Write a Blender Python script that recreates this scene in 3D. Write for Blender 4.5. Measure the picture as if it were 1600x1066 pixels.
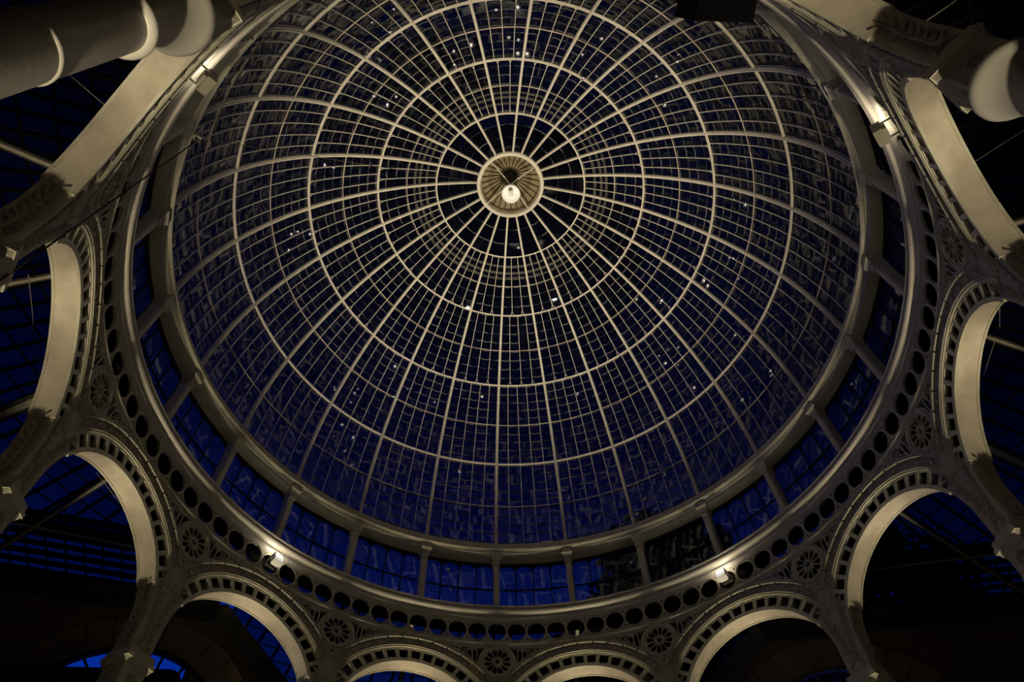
import bpy, bmesh, math, random
from mathutils import Matrix, Vector, Euler

for o in list(bpy.data.objects): bpy.data.objects.remove(o)
S = bpy.context.scene
COL = S.collection
random.seed(7)
PI = math.pi
sin, cos, sqrt = math.sin, math.cos, math.sqrt
STEP = PI / 12                      # 15 degrees: one dome bay

# ------------------------------------------------------------------ camera
# the camera lens is the height origin: everything is measured from it, the floor is 1.6 m below
CAM = Vector((-0.85479, -5.88223, 0.0))
ROT = ((0.9965236, -0.0556820, -0.0619690), (-0.0797868, -0.8519126, -0.5175703), (-0.0239728, 0.5207153, -0.8533937))
# image up is towards -y (the back of the viewer), so the frame shows the far side of the dome at the bottom
cd = bpy.data.cameras.new('camera'); cam = bpy.data.objects.new('camera', cd); COL.objects.link(cam)
cd.sensor_width = 36; cd.lens = 1056.354 / 1600 * 36; cd.clip_end = 400; cd.clip_start = 0.02
cam.matrix_world = Matrix.Translation(CAM) @ Matrix(ROT).to_4x4()
S.camera = cam
FL = -1.6                           # floor level

# ------------------------------------------------------------------ sky: deep blue dusk, brightest low down on the left
W = bpy.data.worlds.new('dusk_sky'); S.world = W; W.use_nodes = True
nt = W.node_tree; nt.nodes.clear(); N = nt.nodes.new; LK = nt.links.new
out = N('ShaderNodeOutputWorld'); bg = N('ShaderNodeBackground'); LK(bg.outputs[0], out.inputs[0])
tc = N('ShaderNodeTexCoord'); sx = N('ShaderNodeSeparateXYZ'); LK(tc.outputs['Generated'], sx.inputs[0])
ramp = N('ShaderNodeValToRGB'); LK(sx.outputs[2], ramp.inputs[0])
cr = ramp.color_ramp; cr.elements[0].position = 0.0; cr.elements[0].color = (0.004, 0.055, 0.50, 1)
cr.elements[1].position = 1.0; cr.elements[1].color = (0.0013, 0.0017, 0.010, 1)
for p, c in ((0.42, (0.002, 0.046, 0.46)), (0.56, (0.0012, 0.016, 0.20)), (0.66, (0.0010, 0.0062, 0.090)), (0.76, (0.0010, 0.0034, 0.042)), (0.88, (0.0011, 0.0019, 0.016))):
    e = cr.elements.new(p); e.color = (*c, 1)
dt = N('ShaderNodeVectorMath'); dt.operation = 'DOT_PRODUCT'; LK(tc.outputs['Generated'], dt.inputs[0])
dt.inputs[1].default_value = (-0.64, 0.77, 0.0)
mr = N('ShaderNodeMapRange'); mr.interpolation_type = 'SMOOTHSTEP'; LK(dt.outputs['Value'], mr.inputs[0])
mr.inputs[1].default_value = -0.3; mr.inputs[2].default_value = 0.62; mr.inputs[3].default_value = 0.12; mr.inputs[4].default_value = 1.0
LK(ramp.outputs[0], bg.inputs[0]); LK(mr.outputs[0], bg.inputs[1])

# ------------------------------------------------------------------ exposure
S.view_settings.view_transform = 'Standard'; S.view_settings.look = 'None'
S.view_settings.exposure = 0.0; S.view_settings.gamma = 1.0; S.view_settings.use_curve_mapping = False

# ------------------------------------------------------------------ lamps: floor uplights beside the columns, floodlights on the cornice, added centre wash and fill
WARM = (1.0, 0.86, 0.61)
def spot(name, loc, target, power, angle, blend=0.5, size=0.06, col=WARM):
    l = bpy.data.lights.new(name, 'SPOT'); l.energy = power; l.color = col
    l.spot_size = math.radians(angle); l.spot_blend = blend; l.shadow_soft_size = size
    o = bpy.data.objects.new(name, l); COL.objects.link(o); o.location = loc
    o.rotation_euler = (Vector(target) - Vector(loc)).to_track_quat('-Z', 'Y').to_euler()
    return o
UP_POWER, FLOOD_POWER, WASH_POWER = 1200, 420, 6800
for k in range(-10, 13, 2):
    a = k * STEP
    spot('floor_uplight', (5.50 * sin(a), 5.50 * cos(a), FL + 0.16), (5.78 * sin(a), 5.78 * cos(a), 7.5), UP_POWER, 31, 0.7)
for k in (3, -3, 9, -9):
    a = k * STEP
    spot('cornice_floodlight', (5.66 * sin(a), 5.66 * cos(a), 8.56), (-0.3 * sin(a), -0.3 * cos(a), 17.5), FLOOD_POWER, 78, 1.0, 0.05)
spot('added_centre_wash', (0, 0, FL + 0.2), (0, 0, 17), WASH_POWER, 50, 1.0, 0.1)  # unseen wash added at the floor centre to brighten the dome
spot('added_fill', (0, 0, FL + 0.3), (0, 0, 17), 45, 130, 0.6, 0.3)  # unseen wide fill added to lift the arcade faces

# ------------------------------------------------------------------ materials
def nmat(name):
    m = bpy.data.materials.new(name); m.use_nodes = True
    return m, m.node_tree, m.node_tree.nodes['Principled BSDF']
def paint(name, c1, c2, rough=0.5, scale=6.0, bump=0.15, metal=0.0, detail=6, spec=0.5):
    m, t, p = nmat(name)
    n = t.nodes.new('ShaderNodeTexNoise'); n.inputs['Scale'].default_value = scale; n.inputs['Detail'].default_value = detail
    n2 = t.nodes.new('ShaderNodeTexNoise'); n2.inputs['Scale'].default_value = scale * 9; n2.inputs['Detail'].default_value = 3
    g = t.nodes.new('ShaderNodeTexCoord'); t.links.new(g.outputs['Object'], n.inputs['Vector']); t.links.new(g.outputs['Object'], n2.inputs['Vector'])
    r = t.nodes.new('ShaderNodeValToRGB'); r.color_ramp.elements[0].position = 0.32; r.color_ramp.elements[1].position = 0.68
    r.color_ramp.elements[0].color = (*c1, 1); r.color_ramp.elements[1].color = (*c2, 1)
    t.links.new(n.outputs['Fac'], r.inputs[0]); t.links.new(r.outputs[0], p.inputs['Base Color'])
    p.inputs['Roughness'].default_value = rough; p.inputs['Metallic'].default_value = metal; p.inputs['Specular IOR Level'].default_value = spec
    b = t.nodes.new('ShaderNodeBump'); b.inputs['Strength'].default_value = bump; b.inputs['Distance'].default_value = 0.01
    t.links.new(n2.outputs['Fac'], b.inputs['Height']); t.links.new(b.outputs[0], p.inputs['Normal'])
    return m
CREAM = paint('cream_iron_paint', (0.50, 0.465, 0.335), (0.62, 0.585, 0.445), 0.42)
RIBP = paint('pale_rib_paint', (0.66, 0.61, 0.49), (0.76, 0.71, 0.59), 0.5)
BARP = paint('pale_bar_paint', (0.58, 0.52, 0.42), (0.74, 0.68, 0.57), 0.5, 3.0)
RUST = paint('stained_bar_paint', (0.30, 0.23, 0.16), (0.66, 0.58, 0.45), 0.6, 2.2)
SOFF = paint('buff_soffit_paint', (0.50, 0.43, 0.31), (0.66, 0.58, 0.44), 0.75, 3.5, 0.3)
COLM = paint('column_paint', (0.60, 0.55, 0.45), (0.70, 0.66, 0.56), 0.38, 3.0, 0.1)
CORN = paint('gloss_cornice_paint', (0.62, 0.57, 0.46), (0.70, 0.65, 0.54), 0.30, 3.0, 0.06)
CARV = paint('carved_paint', (0.36, 0.32, 0.23), (0.52, 0.47, 0.35), 0.6, 9)
LIDP = paint('pleated_lid_paint', (0.20, 0.155, 0.075), (0.46, 0.38, 0.23), 0.6, 5)
GLINT = paint('glint_metal', (0.9, 0.9, 0.9), (0.95, 0.95, 0.95), 0.22, 3, 0.0, 1.0)  # bright metal for the added beads that imitate glints
DARKI = paint('dark_iron', (0.012, 0.011, 0.009), (0.022, 0.019, 0.015), 0.7, spec=0.15)
ROOFI = paint('roof_iron', (0.10, 0.09, 0.065), (0.17, 0.15, 0.11), 0.6)
ROOFB = paint('roof_bar_black', (0.003, 0.003, 0.0025), (0.006, 0.005, 0.004), 0.8, spec=0.05)
BEAMI = paint('roof_beam_iron', (0.035, 0.031, 0.024), (0.06, 0.053, 0.042), 0.6)
BLACK = paint('black_casing', (0.0015, 0.0015, 0.0018), (0.003, 0.003, 0.0035), 0.9, spec=0.05)
STONE = paint('brown_stone', (0.15, 0.10, 0.055), (0.24, 0.17, 0.10), 0.85, 1.3, 0.5)
BAND = paint('arch_stone', (0.26, 0.19, 0.10), (0.36, 0.27, 0.15), 0.85, 2.0, 0.5)
FLOORM = paint('floor_stone', (0.10, 0.09, 0.07), (0.16, 0.14, 0.11), 0.7, 1.5)
LEAF = paint('dark_leaf', (0.006, 0.010, 0.004), (0.014, 0.020, 0.008), 0.8, 2)
BARK = paint('bark', (0.02, 0.015, 0.01), (0.04, 0.03, 0.02), 0.9, 2)
CASE = paint('tan_lamp_casing', (0.20, 0.18, 0.13), (0.26, 0.23, 0.17), 0.5)
LAMPW = paint('lamp_casing_white', (0.72, 0.70, 0.66), (0.80, 0.78, 0.73), 0.5)
LAPM = paint('pane_lap_grime', (0.055, 0.055, 0.055), (0.14, 0.14, 0.135), 0.8, 14)
ROPE = paint('rope_fibre', (0.05, 0.04, 0.03), (0.09, 0.075, 0.05), 0.9, 30)

def emit(name, c, s):
    m, t, p = nmat(name)
    p.inputs['Base Color'].default_value = (*c, 1); p.inputs['Emission Color'].default_value = (*c, 1); p.inputs['Emission Strength'].default_value = s
    return m
LENS = emit('floodlight_lens', (1.0, 0.88, 0.70), 30)
ULENS = emit('uplight_lens', (1.0, 0.86, 0.64), 10)
DIFF = emit('floodlight_diffuser', (1.0, 0.93, 0.84), 0.62)
GLOBE = emit('pendant_opal_glass', (0.82, 0.80, 0.73), 0.24)

def glass(name, tint, dirt=0.02, dirtcol=(0.5, 0.47, 0.4), scale=4.0):
    """thin pane: what passes through is tinted, the rest mirrors by Schlick's Fresnel curve, plus a film of dirt"""
    m = bpy.data.materials.new(name); m.use_nodes = True; t = m.node_tree; t.nodes.clear(); n = t.nodes.new; l = t.links.new
    o = n('ShaderNodeOutputMaterial'); tr = n('ShaderNodeBsdfTransparent'); gl = n('ShaderNodeBsdfGlossy'); df = n('ShaderNodeBsdfDiffuse')
    tr.inputs[0].default_value = (*tint, 1); gl.inputs['Color'].default_value = (0.95, 0.95, 0.95, 1); gl.inputs['Roughness'].default_value = 0.012
    df.inputs[0].default_value = (*dirtcol, 1)
    tcx = n('ShaderNodeTexCoord'); mp = n('ShaderNodeMapping'); mp.inputs['Scale'].default_value = (scale, scale, scale * 0.35); l(tcx.outputs['Object'], mp.inputs[0])
    nz = n('ShaderNodeTexNoise'); nz.inputs['Scale'].default_value = 3.0; nz.inputs['Detail'].default_value = 5; l(mp.outputs[0], nz.inputs['Vector'])
    bp = n('ShaderNodeBump'); bp.inputs['Strength'].default_value = 0.12; bp.inputs['Distance'].default_value = 0.004; l(nz.outputs['Fac'], bp.inputs['Height']); l(bp.outputs[0], gl.inputs['Normal'])
    lw = n('ShaderNodeLayerWeight'); lw.inputs[0].default_value = 0.5
    pw = n('ShaderNodeMath'); pw.operation = 'POWER'; pw.inputs[1].default_value = 5; l(lw.outputs['Facing'], pw.inputs[0])
    ml = n('ShaderNodeMath'); ml.operation = 'MULTIPLY_ADD'; ml.inputs[1].default_value = 0.92; ml.inputs[2].default_value = 0.04; l(pw.outputs[0], ml.inputs[0])
    mx = n('ShaderNodeMixShader'); l(ml.outputs[0], mx.inputs[0]); l(tr.outputs[0], mx.inputs[1]); l(gl.outputs[0], mx.inputs[2])
    dm = n('ShaderNodeMapRange'); l(nz.outputs['Fac'], dm.inputs[0]); dm.inputs[1].default_value = 0.45; dm.inputs[2].default_value = 0.75; dm.inputs[3].default_value = dirt * 0.3; dm.inputs[4].default_value = dirt * 2
    m2 = n('ShaderNodeMixShader'); l(dm.outputs[0], m2.inputs[0]); l(mx.outputs[0], m2.inputs[1]); l(df.outputs[0], m2.inputs[2])
    l(m2.outputs[0], o.inputs[0]); return m
DGLASS = glass('dome_glass', (0.36, 0.46, 0.56), 0.005)
CGLASS = glass('clerestory_glass', (0.40, 0.60, 0.62), 0.010)
RGLASS = glass('grimy_roof_glass', (0.30, 0.46, 0.46), 0.006, (0.3, 0.28, 0.22))
WGLASS = glass('window_glass', (0.85, 0.88, 0.95), 0.01)

# ------------------------------------------------------------------ mesh helpers
class MB:
    def __init__(s): s.v = []; s.f = []; s.m = []; s.sm = []
    def add(s, vs, fs, mi=0, smooth=False):
        b = len(s.v); s.v += [tuple(v) for v in vs]
        for f in fs: s.f.append(tuple(b + i for i in f)); s.m.append(mi); s.sm.append(smooth)
    def box(s, c, d, rz=0, mi=0):
        cx, cy, cz = c; hx, hy, hz = d[0] / 2, d[1] / 2, d[2] / 2; ca, sa = cos(rz), sin(rz); vs = []
        for z in (-hz, hz):
            for x, y in ((-hx, -hy), (hx, -hy), (hx, hy), (-hx, hy)): vs.append((cx + x * ca - y * sa, cy + x * sa + y * ca, cz + z))
        s.add(vs, [(3, 2, 1, 0), (4, 5, 6, 7), (0, 1, 5, 4), (1, 2, 6, 5), (2, 3, 7, 6), (3, 0, 4, 7)], mi)
    def frus(s, z0, w0, d0, z1, w1, d1, c=(0, 0), mi=0):
        vs = []
        for z, w, d in ((z0, w0, d0), (z1, w1, d1)):
            for x, y in ((-w, -d), (w, -d), (w, d), (-w, d)): vs.append((c[0] + x / 2, c[1] + y / 2, z))
        s.add(vs, [(3, 2, 1, 0), (4, 5, 6, 7), (0, 1, 5, 4), (1, 2, 6, 5), (2, 3, 7, 6), (3, 0, 4, 7)], mi)
    def sweep(s, frames, prof, mi=0, smooth=False, caps=True):
        """frames: (point, axis_a, axis_b); prof: closed 2D outline"""
        n = len(prof); vs = []
        for p, a, b in frames:
            for x, y in prof: vs.append((p[0] + a[0] * x + b[0] * y, p[1] + a[1] * x + b[1] * y, p[2] + a[2] * x + b[2] * y))
        fs = []
        for i in range(len(frames) - 1):
            for j in range(n): j2 = (j + 1) % n; fs.append((i * n + j, i * n + j2, (i + 1) * n + j2, (i + 1) * n + j))
        if caps: fs.append(tuple(range(n))[::-1]); fs.append(tuple((len(frames) - 1) * n + j for j in range(n)))
        s.add(vs, fs, mi, smooth)
    def tube(s, pts, r, n=6, mi=0, smooth=True):
        pts = [Vector(p) for p in pts]; fr = []
        up = Vector((0.13, 0.27, 0.95)).normalized()
        for i, p in enumerate(pts):
            t = (pts[min(i + 1, len(pts) - 1)] - pts[max(i - 1, 0)]).normalized()
            a = t.cross(up)
            if a.length < 0.05: a = t.cross(Vector((1, 0.2, 0)))
            a.normalize(); b = t.cross(a); fr.append((p, a, b))
        s.sweep(fr, [(r * cos(2 * PI * j / n), r * sin(2 * PI * j / n)) for j in range(n)], mi, smooth)
    def bar(s, p, q, w, h, mi=0):
        p = Vector(p); q = Vector(q); t = (q - p).normalized(); a = t.cross(Vector((0, 0, 1)))
        if a.length < 0.01: a = Vector((1, 0, 0))
        a.normalize(); b = a.cross(t)
        s.sweep([(p, a, b), (q, a, b)], [(-w / 2, -h / 2), (w / 2, -h / 2), (w / 2, h / 2), (-w / 2, h / 2)], mi)
    def revolve(s, prof, n=96, a0=0.0, a1=2 * PI, mi=0, smooth=True, closed=True, c=(0, 0)):
        """prof: (r, z) outline swept round the z axis"""
        full = abs(a1 - a0 - 2 * PI) < 1e-6; m = len(prof); st = n if full else n + 1; vs = []
        for i in range(st):
            a = a0 + (a1 - a0) * i / n
            for r, z in prof: vs.append((c[0] + r * sin(a), c[1] + r * cos(a), z))
        fs = []
        for i in range(n):
            i2 = (i + 1) % st
            for j in range(m if closed else m - 1): j2 = (j + 1) % m; fs.append((i * m + j, i * m + j2, i2 * m + j2, i2 * m + j))
        s.add(vs, fs, mi, smooth)
    def sphere(s, c, r, n=8, m=5, mi=0, sc=(1, 1, 1)):
        prof = []
        vs = [(c[0], c[1], c[2] - r * sc[2])]
        for i in range(1, m):
            t = -PI / 2 + PI * i / m
            for j in range(n): a = 2 * PI * j / n; vs.append((c[0] + r * sc[0] * cos(t) * cos(a), c[1] + r * sc[1] * cos(t) * sin(a), c[2] + r * sc[2] * sin(t)))
        vs.append((c[0], c[1], c[2] + r * sc[2])); fs = []
        for j in range(n):
            fs.append((0, 1 + (j + 1) % n, 1 + j)); fs.append((len(vs) - 1, len(vs) - 1 - n + j, len(vs) - 1 - n + (j + 1) % n))
        for i in range(m - 2):
            for j in range(n): b = 1 + i * n; fs.append((b + j, b + (j + 1) % n, b + n + (j + 1) % n, b + n + j))
        s.add(vs, fs, mi, True)
    def warp(s, fn): s.v = [tuple(fn(*v)) for v in s.v]; return s
    def mesh(s, name, *mats, angle=None):
        me = bpy.data.meshes.new(name); me.from_pydata(s.v, [], s.f); 
        for m in mats: me.materials.append(m)
        me.polygons.foreach_set('material_index', s.m); me.polygons.foreach_set('use_smooth', s.sm); me.update()
        if angle is not None: me.set_sharp_from_angle(angle=math.radians(angle))
        return me
def obj(name, me, parent=None, loc=(0, 0, 0), rz=0.0, basis=None):
    o = bpy.data.objects.new(name, me); COL.objects.link(o)
    if basis is not None: o.matrix_basis = basis
    else: o.location = loc; o.rotation_euler = (0, 0, rz)
    if parent: o.parent = parent
    return o
def thing(name, label, cat, loc=(0, 0, 0), rz=0.0, group=None):
    o = obj(name, None, None, loc, rz); o.empty_display_size = 0.2
    o['label'] = label; o['category'] = cat
    if group: o['group'] = group
    return o
def tag(o, label, cat, group=None):
    o['label'] = label; o['category'] = cat
    if group: o['group'] = group
    return o
def structure(name, me, **kw):
    o = obj(name, me, **kw); o['kind'] = 'structure'; return o
def fill2d(polys, depth, cut=0.0):
    """a flat plate cut from an outline with holes: (x, y) outlines -> MB with the plate between z=0 and z=depth"""
    cu = bpy.data.curves.new('tmp', 'CURVE'); cu.dimensions = '2D'; cu.fill_mode = 'BOTH'; cu.extrude = depth / 2
    for pl in polys:
        sp = cu.splines.new('POLY'); sp.points.add(len(pl) - 1)
        for i, (x, y) in enumerate(pl): sp.points[i].co = (x, y, 0, 1)
        sp.use_cyclic_u = True
    o = bpy.data.objects.new('tmp', cu); COL.objects.link(o)
    dg = bpy.context.evaluated_depsgraph_get(); dg.update()
    me = bpy.data.meshes.new_from_object(o.evaluated_get(dg))
    if cut:                                              # upright cuts, so that the plate can be bent round the wall
        bm = bmesh.new(); bm.from_mesh(me); xs = [v.co.x for v in bm.verts]; x = (math.floor(min(xs) / cut) + 1) * cut
        while x < max(xs) - 1e-4:
            bmesh.ops.bisect_plane(bm, geom=bm.verts[:] + bm.edges[:] + bm.faces[:], dist=1e-5, plane_co=(x, 0, 0), plane_no=(1, 0, 0)); x += cut
        bm.to_mesh(me); bm.free()
    mb = MB(); mb.add([(v.co.x, v.co.y, v.co.z + depth / 2) for v in me.vertices], [tuple(p.vertices) for p in me.polygons])
    bpy.data.objects.remove(o); bpy.data.curves.remove(cu); bpy.data.meshes.remove(me)
    return mb
def circle(cx, cy, r, n=32, a0=0.0): return [(cx + r * cos(a0 + 2 * PI * i / n), cy + r * sin(a0 + 2 * PI * i / n)) for i in range(n)]
RA = 5.91                           # radius of the arcade's inner face
def bend(R):                        # plate coordinates (u along the wall, z up, depth outwards) -> local frame at the wall face
    return lambda u, z, d: ((R + d) * sin(u / R), (R + d) * cos(u / R) - R, z)
def pol(k, r, z): return Vector((r * sin(k * STEP), r * cos(k * STEP), z))

# ================================================================== floor and walls (the setting)
b = MB(); b.revolve([(0.0, FL), (14.0, FL), (14.0, FL - 0.2), (0.0, FL - 0.2)], 48, smooth=False, closed=False)
structure('floor', b.mesh('floor', FLOORM))
WT = 8.95                           # wall head
def wall(name, A, B, z1, opening=None):
    """stone wall from A to B in plan, its near face on the line AB, cut by an arched opening (s, spring z, radius, sill z)"""
    A = Vector(A); B = Vector(B); L = (B - A).length; d = (B - A) / L; n = Vector((-d.y, d.x))
    if n.dot(A) < 0: n = -n
    polys = [[(0, FL), (L, FL), (L, z1), (0, z1)]]
    if opening:
        s, zc, R, z0 = opening
        polys.append([(s + R * cos(PI * i / 32), zc + R * sin(PI * i / 32)) for i in range(33)] + [(s - R, z0), (s + R, z0)])
    mb = fill2d(polys, 0.14)
    mb.warp(lambda x, y, t: (A.x + d.x * x + n.x * t, A.y + d.y * x + n.y * t, y))
    o = structure(name, mb.mesh(name, STONE)); return o, A, d, n, L
wl, A1, d1, n1, L1 = wall('wall_left', (-11.6, 4.85), (-5.55, 6.10), WT, (5.21, 6.10, 1.76, 1.0))
wr, A2, d2, n2, L2 = wall('wall_right', (11.7, 4.90), (5.64, 6.18), WT, (5.19, 6.10, 1.78, 1.0))
wwl, A3, d3, n3, L3 = wall('wall_wing_left', (-5.55, 6.10), (-4.0, 10.3), WT)
wwr, A4, d4, n4, L4 = wall('wall_wing_right', (5.64, 6.18), (4.35, 10.6), WT)
wall('wall_side_left', (-11.6, -9.6), (-11.6, 5.35), WT)
wall('wall_side_right', (11.7, -9.6), (11.7, 5.40), WT)
wall('wall_back', (-12.1, -9.6), (12.2, -9.6), WT)
wall('wall_wing_end', (-4.6, 10.35), (4.9, 10.35), WT)
ti = 0
for (A, d, n, L), w in (((A1, d1, n1, L1), wl), ((A2, d2, n2, L2), wr), ((A3, d3, n3, L3), wwl), ((A4, d4, n4, L4), wwr)):
    m = MB(); ti += 1                                    # stepped moulding under the eaves
    nn = -n
    fr = [((A.x + d.x * s, A.y + d.y * s, 0), (nn.x, nn.y, 0), (0, 0, 1)) for s in (0, L)]
    m.sweep(fr, [(0.0, WT - 0.42), (0.05, WT - 0.40), (0.05, WT - 0.33), (0.09, WT - 0.30), (0.09, WT - 0.16), (0.16, WT - 0.10), (0.18, WT - 0.03), (0.0, WT)])
    structure('trim_%d' % ti, m.mesh('eaves_moulding', BEAMI if ti < 3 else ROOFI))
def arch_window(idx, A, d, n, s, zc, R, wallobj, barmat, fan):
    """stone voussoirs round the opening and the glazed arched window set back in it"""
    P = lambda x, y, t: (A.x + d.x * x + n.x * t, A.y + d.y * x + n.y * t, y)
    nv = 15
    for i in range(nv):
        a0 = PI * i / nv + 0.006; a1 = PI * (i + 1) / nv - 0.006; pr = 0.05 + 0.012 * random.random()
        pts = [(s + r * cos(a), zc + r * sin(a)) for r, a in ((R, a0), (R, (a0 + a1) / 2), (R, a1), (R + 0.55, a1), (R + 0.55, (a0 + a1) / 2), (R + 0.55, a0))]
        m = MB(); k = len(pts)
        m.add([P(x, y, 0.2) for x, y in pts] + [P(x, y, -pr) for x, y in pts], [tuple(range(k)), tuple(range(2 * k - 1, k - 1, -1))] + [(j, (j + 1) % k, k + (j + 1) % k, k + j) for j in range(k)])
        obj('voussoir', m.mesh('voussoir', BAND), wallobj)
    win = obj('window_%d' % idx, None); win['kind'] = 'structure'
    f = MB()                                             # outer arched frame
    arc = [PI * i / 32 for i in range(33)]
    f.sweep([(P(s + R * cos(a), zc + R * sin(a), 0.05), tuple(Vector(P(cos(a), sin(a), 0)) - Vector(P(0, 0, 0))), (n.x, n.y, 0)) for a in arc], [(-0.07, -0.05), (0.02, -0.05), (0.02, 0.05), (-0.07, 0.05)])
    obj('window_frame', f.mesh('window_frame', barmat), win)
    na = 12; Ri = 0.55; T = 0.05
    for i in range(1, na):
        a = PI * i / na; g = MB()
        g.sweep([(P(s + r * cos(a + wv), zc + r * sin(a + wv), 0.05), tuple(Vector(P(-sin(a), cos(a), 0)) - Vector(P(0, 0, 0))), (n.x, n.y, 0)) for r, wv in ((Ri, 0.0), (1.4, 0.012), (1.55, 0.035), (R, 0.05))], [(-0.018, -0.03), (0.018, -0.03), (0.018, 0.03), (-0.018, 0.03)])
        obj('glazing_bar', g.mesh('fan_bar', barmat), win)
    for i in range(na):
        a0 = PI * i / na; a1 = PI * (i + 1) / na
        q = [(s + r * cos(a), zc + r * sin(a)) for r, a in ((Ri, a0), (R, a0), (R, (a0 + a1) / 2), (R, a1), (Ri, a1))]; g = MB(); k = len(q)
        g.add([P(x, y, 0.05) for x, y in q] + [P(x, y, 0.056) for x, y in q], [tuple(range(k)), tuple(range(2 * k - 1, k - 1, -1))] + [(j, (j + 1) % k, k + (j + 1) % k, k + j) for j in range(k)])
        obj('pane', g.mesh('fan_pane', WGLASS), win)
    q = [(s + (Ri - 0.01) * cos(a), zc + (Ri - 0.01) * sin(a)) for a in arc]; k = len(q); g = MB()      # half-round pane at the centre of the fan
    g.add([P(x, y, 0.05) for x, y in q] + [P(x, y, 0.056) for x, y in q], [tuple(range(k)), tuple(range(2 * k - 1, k - 1, -1))] + [(j, (j + 1) % k, k + (j + 1) % k, k + j) for j in range(k)])
    obj('pane', g.mesh('half_round_pane', WGLASS), win)
    for i in range(6):                                   # upright lights below the springing
        x0 = s - R + 2 * R * i / 6; x1 = x0 + R / 3; g = MB()
        q = [(x0 + 0.02, 1.0), (x1 - 0.02, 1.0), (x1 - 0.02, zc - 0.03), (x0 + 0.02, zc - 0.03)]
        g.add([P(x, y, 0.05) for x, y in q] + [P(x, y, 0.056) for x, y in q], [(0, 1, 2, 3), (7, 6, 5, 4)] + [(j, (j + 1) % 4, 4 + (j + 1) % 4, 4 + j) for j in range(4)])
        obj('pane', g.mesh('upright_pane', WGLASS), win)
        if i:
            g = MB(); g.bar(P(x0, 1.0, 0.05), P(x0, zc, 0.05), 0.035, 0.05); obj('glazing_bar', g.mesh('upright_bar', barmat), win)
    g = MB(); g.bar(P(s - R, zc, 0.05), P(s + R, zc, 0.05), 0.05, 0.06); obj('transom', g.mesh('transom', barmat), win)
    return win, P
w1, P1 = arch_window(1, A1, d1, n1, 5.21, 6.10, 1.76, wl, DARKI, True)
# dark boarded screen standing in front of the left window, its top level and rounded at one end
scy = 5.15
def aty(x, y, yy):
    v = Matrix(ROT) @ Vector(((x - 800) / 1056.354, -(y - 533) / 1056.354, -1)); return CAM + v * ((yy - CAM.y) / v.y)
pA, pB, pC = aty(40, 1048, scy), aty(268, 1045, scy), aty(289, 1066, scy); g = MB()
zt = (pA.z + pB.z) / 2; rr = pC.x - pB.x
q = [(pA.x - 1.0, FL), (pA.x - 1.0, zt), (pB.x, zt)] + [(pB.x + rr * sin(i * PI / 12), zt - rr * 1.3 * (1 - cos(i * PI / 12))) for i in range(1, 7)] + [(pB.x + rr, FL)]; k = len(q)
g.add([(x, scy, z) for x, z in q] + [(x, scy - 0.06, z) for x, z in q], [tuple(range(k))[::-1], tuple(range(k, 2 * k))] + [(j, (j + 1) % k, k + (j + 1) % k, k + j) for j in range(k)])
o = structure('wall_screen', g.mesh('wall_screen', DARKI))
w2, P2 = arch_window(2, A2, d2, n2, 5.19, 6.10, 1.78, wr, ROOFI, True)

# ------------------------------------------------------------------ glazed ambulatory roof round the drum
roof = obj('ceiling', None); roof['kind'] = 'structure'
RZ = 9.06; FX, FY = 0.0, -2.35
def inside(x, y):
    r = sqrt(x * x + y * y)
    ax = abs(x)
    if r < 6.34 or ax > 11.9 or y < -10.0 or y > 10.7: return False
    if ax < 5.75 and y > 0:
        lim = 5.6 - (y - 6.1) * 0.36 if y > 6.1 else 99
        return ax < lim
    return y < 6.2 - 0.235 * ax + 0.02
cells = []
dth = math.radians(2.25); dr = 0.46
for i in range(160):
    t0 = dth * i; t1 = t0 + dth
    for j in range(4, 36):
        r0 = dr * j; r1 = r0 + dr; rm = (r0 + r1) / 2; tm = (t0 + t1) / 2
        cx, cy = FX + rm * sin(tm), FY + rm * cos(tm)
        if inside(cx, cy): cells.append((t0, t1, r0, r1, tm, rm, cx, cy))
def proj(p):
    q = Matrix(ROT).transposed() @ (Vector(p) - CAM)
    if q.z > -0.05: return None
    return (800 - 1056.354 * q.x / q.z, 533 + 1056.354 * q.y / q.z, -q.z)
def weight(p):
    """how large a small thing at p shows in the photograph: 0 outside the frame"""
    q = proj(p)
    if q is None or not (-20 < q[0] < 1620 and -20 < q[1] < 1086): return 0.0
    return 1.0 / q[2]
def roofweight(c):
    return weight((c[6], c[7], RZ))
cells.sort(key=lambda c: -roofweight(c))
def roof_pane(mb, c):
    t0, t1, r0, r1 = c[:4]; e = 0.004
    vs = []
    for z in (RZ, RZ + 0.008):
        for r, t, dz in ((r0 - 0.03, t0, 0), (r1, t0, 0.012), (r1, t1, 0.012), (r0 - 0.03, t1, 0), (r0 - 0.055, (t0 + t1) / 2, 0)): vs.append((FX + r * sin(t), FY + r * cos(t), z + dz))
    mb.add(vs, [(4, 3, 2, 1, 0), (5, 6, 7, 8, 9)] + [(j, (j + 1) % 5, 5 + (j + 1) % 5, 5 + j) for j in range(5)])
    lp = []                                              # grimy overlap along the inner edge
    for z in (RZ - 0.003, RZ + 0.001):
        for r in (r0 - 0.055, r0 - 0.02):
            for t in (t0, t1): lp.append((FX + r * sin(t), FY + r * cos(t), z))
    mb.add(lp, [(0, 1, 3, 2), (4, 6, 7, 5), (0, 4, 5, 1), (2, 3, 7, 6)], 1)
rest = MB()
for n, c in enumerate(cells):
    if n < 300 and roofweight(c) > 0:
        m = MB(); roof_pane(m, c); obj('roof_pane', m.mesh('roof_pane', RGLASS, ROOFB), roof)
    else: roof_pane(rest, c)
o = obj('roof_pane', rest.mesh('roof_panes_far', RGLASS, ROOFB), roof); o['kind'] = 'stuff'
lines = {}
for c in cells:
    key = round(c[0] / dth); lines.setdefault(key, []).append((c[2], c[3]))
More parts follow.
